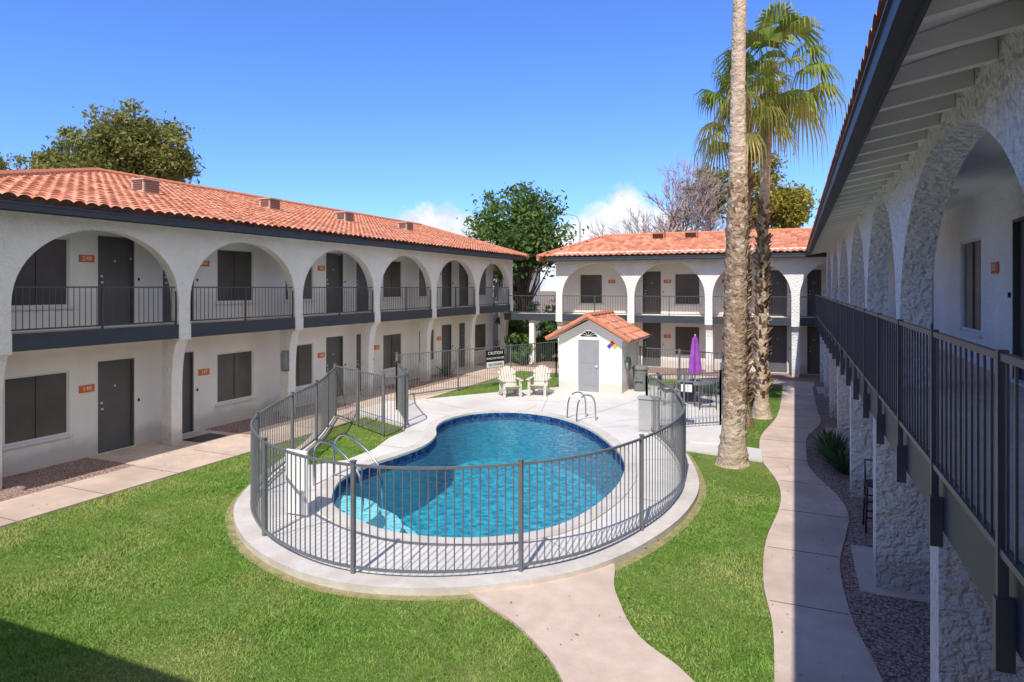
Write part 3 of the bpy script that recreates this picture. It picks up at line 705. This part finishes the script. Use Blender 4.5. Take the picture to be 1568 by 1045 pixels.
for o in (0,.5):
    bx,by=-5.55+o*.8,17.75-o*.75
    P=catmull([(0,0),(-.02,.45),(-.15,.68),(-.4,.72),(-.6,.55),(-.66,.1),(-.66,-.7)],6)
    mb.tube([(bx+px*.6+.0,by+px*.75+.45,.07+pz) for px,pz in P],.022,8)
mb.obj('rails',CHROME,e,True)
# ---------------------------------------------------------------- trees
def tubes_tree(mb,rng,base,forkz,r0,targets,mi=0):
    bx,by=base; tr=Vector((bx,by,0)); fk=Vector((bx+rng.uniform(-.2,.2),by+rng.uniform(-.2,.2),forkz))
    mb.tube([tr,tr.lerp(fk,.5)+Vector((rng.uniform(-.1,.1),0,0)),fk],[r0,r0*.8,r0*.7],8,mi)
    for c in targets:
        c=Vector(c); mid=fk.lerp(c,.5)+Vector((rng.uniform(-.4,.4),rng.uniform(-.4,.4),rng.uniform(-.1,.5)))
        mb.tube([fk,mid,c],[r0*.35,r0*.2,r0*.06],5,mi,cap=False)
def tree(name,x,y,cz,R,leafm,n_cl=70,n_leaf=110,ls=.2,seed=1,forkz=None,r0=.22,clr=.24,droop=0):
    rng=random.Random(seed); nr=np.random.RandomState(seed)
    cl=[]
    while len(cl)<n_cl:
        v=Vector((rng.gauss(0,1),rng.gauss(0,1),rng.gauss(0,1))).normalized()*(rng.random()**.45)
        if v.z<-.75: continue
        lump=.82+.3*math.sin(3.1*v.x+seed)+.22*math.sin(4.3*v.y+2*seed+2*v.z)
        lump=max(.6,min(1.12,lump))
        cl.append((x+v.x*R[0]*lump,y+v.y*R[1]*lump,cz+v.z*R[2]*lump))
    mb=MB(); tubes_tree(mb,rng,(x,y),forkz or cz-R[2]*.8,r0,cl[::2],1)
    tv=[.5]*len(mb.f)
    rm=(R[0]+R[2])/2*clr
    for c in cl:
        s=rng.uniform(.55,1.3)*rm; base=rng.random()
        n=int(n_leaf*s/rm)
        P=nr.normal(0,.5,(n,3))*s*np.array([1.1,1.1,.75])+np.array(c)
        A=nr.normal(0,1,(n,3)); A/=np.linalg.norm(A,axis=1)[:,None]; A[:,2]-=droop
        Bv=np.cross(A,nr.normal(0,1,(n,3))); Bv/=np.linalg.norm(Bv,axis=1)[:,None]
        l=ls*nr.uniform(.6,1.3,n)[:,None]
        o=len(mb.v)
        Q=np.stack([P-A*l,P+Bv*l*.42,P+A*l,P-Bv*l*.42],1).reshape(-1,3)
        mb.v+=list(map(tuple,Q)); mb.f+=[(o+4*i,o+4*i+1,o+4*i+2,o+4*i+3) for i in range(n)]; mb.m+=[0]*n
        tv+=list(np.clip(base*.6+nr.rand(n)*.4,0,1))
    return mb.obj(name,[leafm,BARK],tv=tv)
def W(Z,a): return (Z*(.9177*a-.3973),Z*(.3973*a+.9177))
x,y=-15.2,36.8; tree('citrus_tree',x,y,7.0,(3.4,3.0,3.4),LEAF_C,115,120,.17,3,forkz=2.2,r0=.2)
x,y=W(44,-.57); tree('eucalyptus_tree',x,y,12.2,(3.9,3.6,3.7),LEAF_O,190,140,.18,15,clr=.22)
x,y=W(46,-.68); tree('eucalyptus_tree',x,y,12.0,(2.8,3,2.8),LEAF_O,100,120,.18,6,clr=.22)
x,y=W(47,-.79); tree('eucalyptus_tree',x,y,11.6,(2.9,3,2.4),LEAF_O,70,100,.18,8,clr=.22)
x,y=W(52,.41); tree('acacia_tree',x,y,10.2,(3.0,2.6,3.9),LEAF_Y,120,120,.18,9,clr=.22)
x,y=W(50,.305); tree('mesquite_tree',x,y,11.0,(1.7,2.2,3.2),LEAF_O,45,70,.18,11,clr=.24)
x,y=W(60,-.257); tree('distant_tree',x,y,9.8,(.7,.7,1.6),LEAF_C,14,80,.2,12)
for i,(Z,a,r) in enumerate(((33,.015,.9),(34,.05,.8),(37,.0,1.4),(38,.06,1.5),(45,.02,2.5),(46,.09,2.6))):
    x,y=W(Z,a); tree('shrub',x,y,r*.8,(r,r,r*.9),LEAF_C,22,110,.13,20+i,forkz=.2,r0=.06)
def bare(name,x,y,z0,H,seed):
    rng=random.Random(seed); mb=MB()
    def br(p,d,l,r,dep):
        q=p+d*l; m=p.lerp(q,.5)+Vector((rng.uniform(-1,1),rng.uniform(-1,1),rng.uniform(-1,1)))*l*.08
        mb.tube([p,m,q],[r,r*.85,r*.65],4 if dep<4 else 6,0,cap=False)
        if dep==0: return
        for k in range(3 if dep!=3 else 4):
            nd=(d+Vector((rng.gauss(0,.42),rng.gauss(0,.42),rng.gauss(.12,.3)))).normalized()
            br(p.lerp(q,rng.uniform(.6,1)),nd,l*rng.uniform(.66,.86),max(r*.6,.018),dep-1)
    br(Vector((x,y,z0)),Vector((0,0,1)),H*.27,.28,6)
    return mb.obj(name,BARE)
x,y=W(46,.225); bare('bare_tree',x,y,1.5,13.5,4)
x,y=W(47,.27); bare('bare_tree',x,y,1.5,13,9)
# ---------------------------------------------------------------- palms
def palm(x,y,H,top,rf,crownR,nfr,seed,bark,boots=None,nskirt=14,ndetail=120,brown=None):
    rng=random.Random(seed); par=empty('fan_palm')
    mb=MB(); n=16; rows=ndetail; vs=[];
    def ctr(t): return Vector((x+(top[0])*t+.05*math.sin(5*t+seed),y+top[1]*t,H*t))
    for i in range(rows+1):
        t=i/rows; c=ctr(t); z=H*t
        r=rf(z)*(1+.035*math.sin(z*23+2*math.sin(z*3+seed))+.07*rng.uniform(-.5,.5))
        for k in range(n):
            a=2*math.pi*k/n; rr=r*(1+rng.uniform(-.06,.06)+.05*math.sin(3*a+z*1.3)); vs.append((c.x+rr*math.cos(a),c.y+rr*math.sin(a),z))
    fs=[(i*n+k,i*n+(k+1)%n,(i+1)*n+(k+1)%n,(i+1)*n+k) for i in range(rows) for k in range(n)]
    mb.add(vs,fs)
    if brown:
        for q in range(len(mb.f)):
            z=H*(q//n)/rows; zz=z+rng.gauss(0,.45)
            if brown[0]<zz<brown[1] and rng.random()<.92: mb.m[q]=1
    mb.obj('trunk',[bark,PALMT],par,True)
    if boots:
        mb=MB(); tv=[]; z=boots[0]
        while z<boots[1]:
            for k in range(boots[2]):
                a=rng.uniform(0,6.28); c=ctr(z/H); r=rf(z)*.9; zz=z+rng.uniform(-.06,.06); w=.05; l=rng.uniform(.1,.28)
                o=Vector((math.cos(a),math.sin(a),0)); s=Vector((-o.y,o.x,0)); b=Vector((c.x,c.y,zz))+o*r
                tip=b+o*(.08+rng.random()*.1)*boots[3]+Vector((0,0,l))
                mb.add([b-s*w,b+s*w,tip+s*w*.5,tip-s*w*.5,b-o*.04+Vector((0,0,l*.5))],[(0,1,2,3),(0,3,4),(1,2,4)]); tv+=[rng.random()]*3
            z+=.075
        mb.obj('leaf_bases',LEAF_D,par,tv=tv)
    mbL=MB(); tv=[]; mbD=MB(); tvd=[]
    C=ctr(1.0)
    def fan(mb,tvl,org,az,el,pet,R,droop,tone):
        d=Vector((math.cos(az)*math.cos(el),math.sin(az)*math.cos(el),math.sin(el))); sd=Vector((-math.sin(az),math.cos(az),0)); up=d.cross(sd)
        if up.z<0: up=-up
        hub=org+d*pet+Vector((0,0,-.12*pet*pet)); 
        a=org; w=sd*.022; mb.add([a-w,a+w,hub+w*.6,hub-w*.6],[(0,1,2,3)]); tvl.append(min(1,tone+.25))
        nb=21
        for k in range(nb):
            th=(-1+2*k/(nb-1))*1.75; dd=(d*math.cos(th)+sd*math.sin(th)).normalized()
            L=R*(1-.2*abs(th)/1.75)*rng.uniform(.85,1.1); sw=dd.cross(up).normalized()*.04*R
            m=hub+dd*L*.5+up*.05*R-Vector((0,0,droop*.12*L)); t2=hub+dd*L*.78-Vector((0,0,droop*.55*L)); tp=hub+dd*L*.86-Vector((0,0,droop*L*(1.2+.4*rng.random())))
            mb.add([hub,m-sw,m+sw,t2-sw*.55,t2+sw*.55,tp],[(0,1,2),(1,3,4,2),(3,5,4)]); v=min(1,max(0,tone+rng.uniform(-.15,.15))); tvl+= [v,v,min(1,v+.15)]
    for i in range(nfr):
        t=i/nfr; az=i*2.4+rng.uniform(-.35,.35); el=1.4-2.1*t+rng.uniform(-.15,.15)
        fan(mbL,tv,C+Vector((0,0,-.45*t)),az,el,crownR*rng.uniform(.45,.7),crownR*rng.uniform(.4,.55),.35+.7*t,.15+.55*rng.random()+.35*t)
    mbL.obj('fronds',LEAF_P,par,tv=tv)
    if nskirt:
        for i in range(nskirt):
            az=rng.uniform(0,6.28); fan(mbD,tvd,C+Vector((0,0,-.5-rng.random()*.5)),az,-1.0-rng.random()*.35,crownR*.2,crownR*.28,.3,rng.random())
        mbD.obj('dead_skirt',LEAF_D,par,tv=tvd)
def r1(z):
    base=.13*math.exp(-z/.4)
    k=1/(1+math.exp((z-6.3)*1.6))
    return .15+.085*k+base-.003*max(0,z-7)
palm(-1.28,14.75,14.5,(.35,.12),r1,2.3,34,1,PALMB,boots=(1.6,5.9,2,.4),ndetail=200,brown=(1.3,6.0))
palm(-.95,20.5,10.35,(.28,.1),lambda z:.14+.05*math.exp(-z/2)+.12*math.exp(-z/.35),1.95,30,2,PALMB,boots=(.6,6.3,5,1))
palm(-1.3,18.9,9.0,(.0,.2),lambda z:.17+.1*math.exp(-z/.35),1.7,24,3,PALMR,boots=(.6,7.4,6,1.2),nskirt=20)
def agave(x,y,n,L,seed):
    rng=random.Random(seed); mb=MB(); tv=[]
    for i in range(n):
        az=rng.uniform(0,6.28); el=rng.uniform(.35,1.45); l=L*rng.uniform(.7,1.1); w=.035
        d=Vector((math.cos(az)*math.cos(el),math.sin(az)*math.cos(el),math.sin(el))); s=Vector((-math.sin(az),math.cos(az),0))*w
        b=Vector((x,y,.02))+Vector((d.x,d.y,0))*.06; m=b+d*l*.55; t=b+d*l-Vector((0,0,.12*l))
        mb.add([b-s*.6,b+s*.6,m+s,m-s,t],[(0,1,2,3),(3,2,4)]); v=rng.random(); tv+=[v,v]
    mb.obj('agave_plant',LEAF_A,tv=tv)
agave(.78,15.6,90,.8,1); agave(.95,14.9,70,.7,2); agave(.7,16.6,60,.65,3)
agave(-13.7,24.5,50,.7,4); agave(-12.2,29.6,60,.9,5)
e=empty('bar_stool'); mb=MB(); sx,sy=1.2,11.6
for a,b in ((-.17,-.17),(.17,-.17),(.17,.17),(-.17,.17)): mb.tube([(sx+a*1.15,sy+b*1.15,.02),(sx+a,sy+b,.72)],.016,6)
for z in (.25,.5):
    P=[(-.18,-.18),(.18,-.18),(.18,.18),(-.18,.18),(-.18,-.18)]
    mb.tube([(sx+a,sy+b,z) for a,b in P],.012,6)
mb.tube([(sx,sy,.72),(sx,sy,.76)],[.21,.21],16)
mb.tube([(sx-.17,sy+.18,.74),(sx-.17,sy+.24,1.05),(sx+.17,sy+.24,1.05),(sx+.17,sy+.18,.74)],.014,6)
mb.obj('frame',BLACKP,e)
e=empty('electric_meter_box'); mb=MB(); mb.box((-13.9,14.985,1.35),(-13.62,15.005,1.95)); mb.box((-13.85,14.9,1.4),(-13.67,14.98,1.9)); mb.obj('box',mat('meter_grey',(.3,.31,.32)),e)
e=empty('doormat'); mb=MB(); mb.box((-13.9,11.6,.025),(-13.3,12.4,.04)); mb.obj('mat',BLACKP,e)
e=empty('street_lamp'); x,y=W(62,.104); mb=MB(); mb.tube([(x,y,0),(x,y,10)],[.12,.07],8); mb.tube([(x,y,10),(x-.3,y,10.6),(x-1.3,y,10.9)],.05,8); mb.box((x-2.0,y-.15,10.82),(x-1.3,y+.15,10.98)); mb.obj('pole',mat('galv',(.4,.42,.44)),e)
e=empty('block_wall'); mb=MB(); mb.box((-40,50,0),(30,50.2,2.2)); mb.box((-40,49.97,2.2),(30,50.23,2.28)); mb.obj('blocks',mat('block_tan',(.42,.34,.26),(.36,.29,.22),scale=3)) .parent=e
# leaf litter along beds, walks and lawn
nr=np.random.RandomState(77); mb=MB(); tv=[]
for (n_,bx_,z_) in ((260,(-14.4,-12.9,4,28),.03),(260,(.9,2.5,4,28),.03),(90,(-.3,.6,5,27),.045),(160,(-11.3,-.5,4,8),.05),(110,(-12.8,-11.6,4,27),.04),(90,(-2.2,-.6,9,15),.05),(40,(-9,-2,18.5,23),.075)):
    for i in range(n_):
        x=nr.uniform(bx_[0],bx_[1]); y=nr.uniform(bx_[2],bx_[3]); a=nr.uniform(0,6.28); l=nr.uniform(.012,.03); w_=l*.45
        ca,sa=math.cos(a),math.sin(a)
        mb.add([(x-ca*l,y-sa*l,z_),(x+sa*w_,y-ca*w_,z_+.006),(x+ca*l,y+sa*l,z_),(x-sa*w_,y+ca*w_,z_+.002)],[(0,1,2,3)]); tv.append(nr.rand())
mb.obj('fallen_leaves',LEAF_D,tv=tv)
# ---------------------------------------------------------------- grass blades
def inpoly(P,x,y):
    ins=np.zeros(len(x),bool); n=len(P)
    for i in range(n):
        x1_,y1_=P[i]; x2_,y2_=P[(i+1)%n]
        if y1_==y2_: continue
        c=((y1_>y)!=(y2_>y))&(x<(x2_-x1_)*(y-y1_)/(y2_-y1_)+x1_); ins^=c
    return ins
def blades(N,box,hmin,hmax,w):
    x=np.random.uniform(box[0],box[1],N); y=np.random.uniform(box[2],box[3],N)
    ok=inpoly(lawn_out,x,y)
    for P in (deck,walk,path,walkL): ok&=~inpoly(P,x,y)
    seg=np.array(offset(Fs,.1)); dmin=np.full(len(x),9.)
    for p in seg[::2]: dmin=np.minimum(dmin,np.hypot(x-p[0],y-p[1]))
    ok&=(dmin>.22+.16*np.random.rand(N))
    x=x[ok];y=y[ok];n=len(x)
    hf=.65+.35*np.sin(x*2.1+np.sin(y*1.7)*1.5)*np.sin(y*2.6+np.sin(x*1.3))
    a=np.random.uniform(0,2*np.pi,n); h=np.random.uniform(hmin,hmax,n)*hf; lx=np.random.normal(0,.6,n)*h; ly=np.random.normal(0,.6,n)*h
    dx=np.cos(a)*w/2; dy=np.sin(a)*w/2
    return np.stack([np.stack([x-dx,y-dy,np.zeros(n)],1),np.stack([x+dx,y+dy,np.zeros(n)],1),np.stack([x+lx,y+ly,h],1)],1).reshape(-1,3)
V=np.concatenate([blades(340000,(-11.5,.3,3.5,13),.02,.06,.012),blades(70000,(-12,.3,13,27.5),.02,.05,.02)])
n=len(V)//3
me=bpy.data.meshes.new('grass'); me.vertices.add(len(V)); me.vertices.foreach_set('co',V.ravel()); me.loops.add(3*n); me.loops.foreach_set('vertex_index',np.arange(3*n,dtype=np.int32))
me.polygons.add(n); me.polygons.foreach_set('loop_start',np.arange(0,3*n,3,dtype=np.int32)); me.polygons.foreach_set('loop_total',np.full(n,3,dtype=np.int32)); me.update(); me.validate()
me.materials.append(BLADE); o=bpy.data.objects.new('grass',me); COL.objects.link(o)
# ---------------------------------------------------------------- world & sun
w=bpy.data.worlds.new('World'); S.world=w; w.use_nodes=True; nt=w.node_tree; bg=nt.nodes['Background']
sd=Vector((.083,-.83,1)).normalized(); el=math.asin(sd.z)
sky=nt.nodes.new('ShaderNodeTexSky'); sky.sky_type='NISHITA'; sky.sun_disc=False; sky.sun_elevation=el; sky.sun_rotation=math.atan2(sd.x,sd.y); sky.air_density=1; sky.dust_density=.3; sky.ozone_density=3
tc=nt.nodes.new('ShaderNodeTexCoord'); sp=nt.nodes.new('ShaderNodeSeparateXYZ'); nt.links.new(tc.outputs['Generated'],sp.inputs[0])
def mth(op,a,b=None,c=None,clamp=False):
    n=nt.nodes.new('ShaderNodeMath'); n.operation=op; n.use_clamp=clamp
    for i,v in enumerate((a,b,c)):
        if v is None: continue
        if isinstance(v,(int,float)): n.inputs[i].default_value=v
        else: nt.links.new(v,n.inputs[i])
    return n.outputs[0]
az=mth('ARCTAN2',sp.outputs[0],sp.outputs[1])
zz=sp.outputs[2]
def bump_(c,wd):
    d=mth('DIVIDE',mth('SUBTRACT',az,c),wd); return mth('SUBTRACT',1.0,mth('MULTIPLY',d,d))
lim=mth('MAXIMUM',mth('MULTIPLY',bump_(-.52,.19),.125),mth('MULTIPLY',bump_(-.25,.22),.14))
lim=mth('MAXIMUM',lim,-.1)
nz=nt.nodes.new('ShaderNodeTexNoise'); nz.inputs['Scale'].default_value=14; nz.inputs['Detail'].default_value=8; nz.inputs['Roughness'].default_value=.6
nt.links.new(tc.outputs['Generated'],nz.inputs['Vector'])
f=mth('ADD',mth('SUBTRACT',lim,zz),mth('MULTIPLY',mth('SUBTRACT',nz.outputs['Fac'],.5),.12))
f=mth('MULTIPLY',f,45,clamp=True)
# broken cumulus added out of view, east and south, to brighten shaded walls
nz3=nt.nodes.new('ShaderNodeTexNoise'); nz3.inputs['Scale'].default_value=3.2; nz3.inputs['Detail'].default_value=6; nz3.inputs['Roughness'].default_value=.55
nt.links.new(tc.outputs['Generated'],nz3.inputs['Vector'])
side=mth('SUBTRACT',mth('MULTIPLY',sp.outputs[0],.9),mth('MULTIPLY',sp.outputs[1],.75))
g=mth('ADD',mth('MULTIPLY',mth('SUBTRACT',side,.22),1.6),mth('MULTIPLY',mth('SUBTRACT',nz3.outputs['Fac'],.5),1.6))
g=mth('MULTIPLY',g,5,clamp=True)
g=mth('MULTIPLY',g,.9)
f=mth('MAXIMUM',mth('MULTIPLY',f,.92),g)
nz2=nt.nodes.new('ShaderNodeTexNoise'); nz2.inputs['Scale'].default_value=30; nz2.inputs['Detail'].default_value=6
nt.links.new(tc.outputs['Generated'],nz2.inputs['Vector'])
cr_=nt.nodes.new('ShaderNodeValToRGB'); cr_.color_ramp.elements[0].position=.35; cr_.color_ramp.elements[1].position=.62
cr_.color_ramp.elements[0].color=(5.3,5.6,6.2,1); cr_.color_ramp.elements[1].color=(7.9,7.8,7.7,1); nt.links.new(nz2.outputs['Fac'],cr_.inputs['Fac'])
tint=nt.nodes.new('ShaderNodeMix'); tint.data_type='RGBA'; tint.blend_type='MULTIPLY'; tint.inputs[0].default_value=1; tint.inputs[7].default_value=(.66,.95,1.6,1)
nt.links.new(sky.outputs[0],tint.inputs[6])
mx=nt.nodes.new('ShaderNodeMix'); mx.data_type='RGBA'; nt.links.new(f,mx.inputs[0]); nt.links.new(tint.outputs[2],mx.inputs[6]); nt.links.new(cr_.outputs[0],mx.inputs[7])
nt.links.new(mx.outputs[2],bg.inputs['Color']); bg.inputs['Strength'].default_value=.15
L=bpy.data.lights.new('sun','SUN'); L.energy=4.8; L.angle=math.radians(.5); L.color=(1,.96,.9); lo=bpy.data.objects.new('sun',L); COL.objects.link(lo)
lo.rotation_euler=sd.to_track_quat('Z','Y').to_euler(); lo.location=(0,-10,30)
# ---------------------------------------------------------------- camera
cam=bpy.data.cameras.new('camera'); co=bpy.data.objects.new('camera',cam); COL.objects.link(co)
co.location=(0,0,3.8); co.rotation_euler=(math.radians(90),0,math.radians(23.41)); cam.lens=22.96; cam.sensor_width=36; cam.shift_y=-.052; cam.clip_end=3000; cam.clip_start=.05
S.camera=co
S.view_settings.view_transform='Standard'; S.view_settings.look='None'; S.view_settings.exposure=0
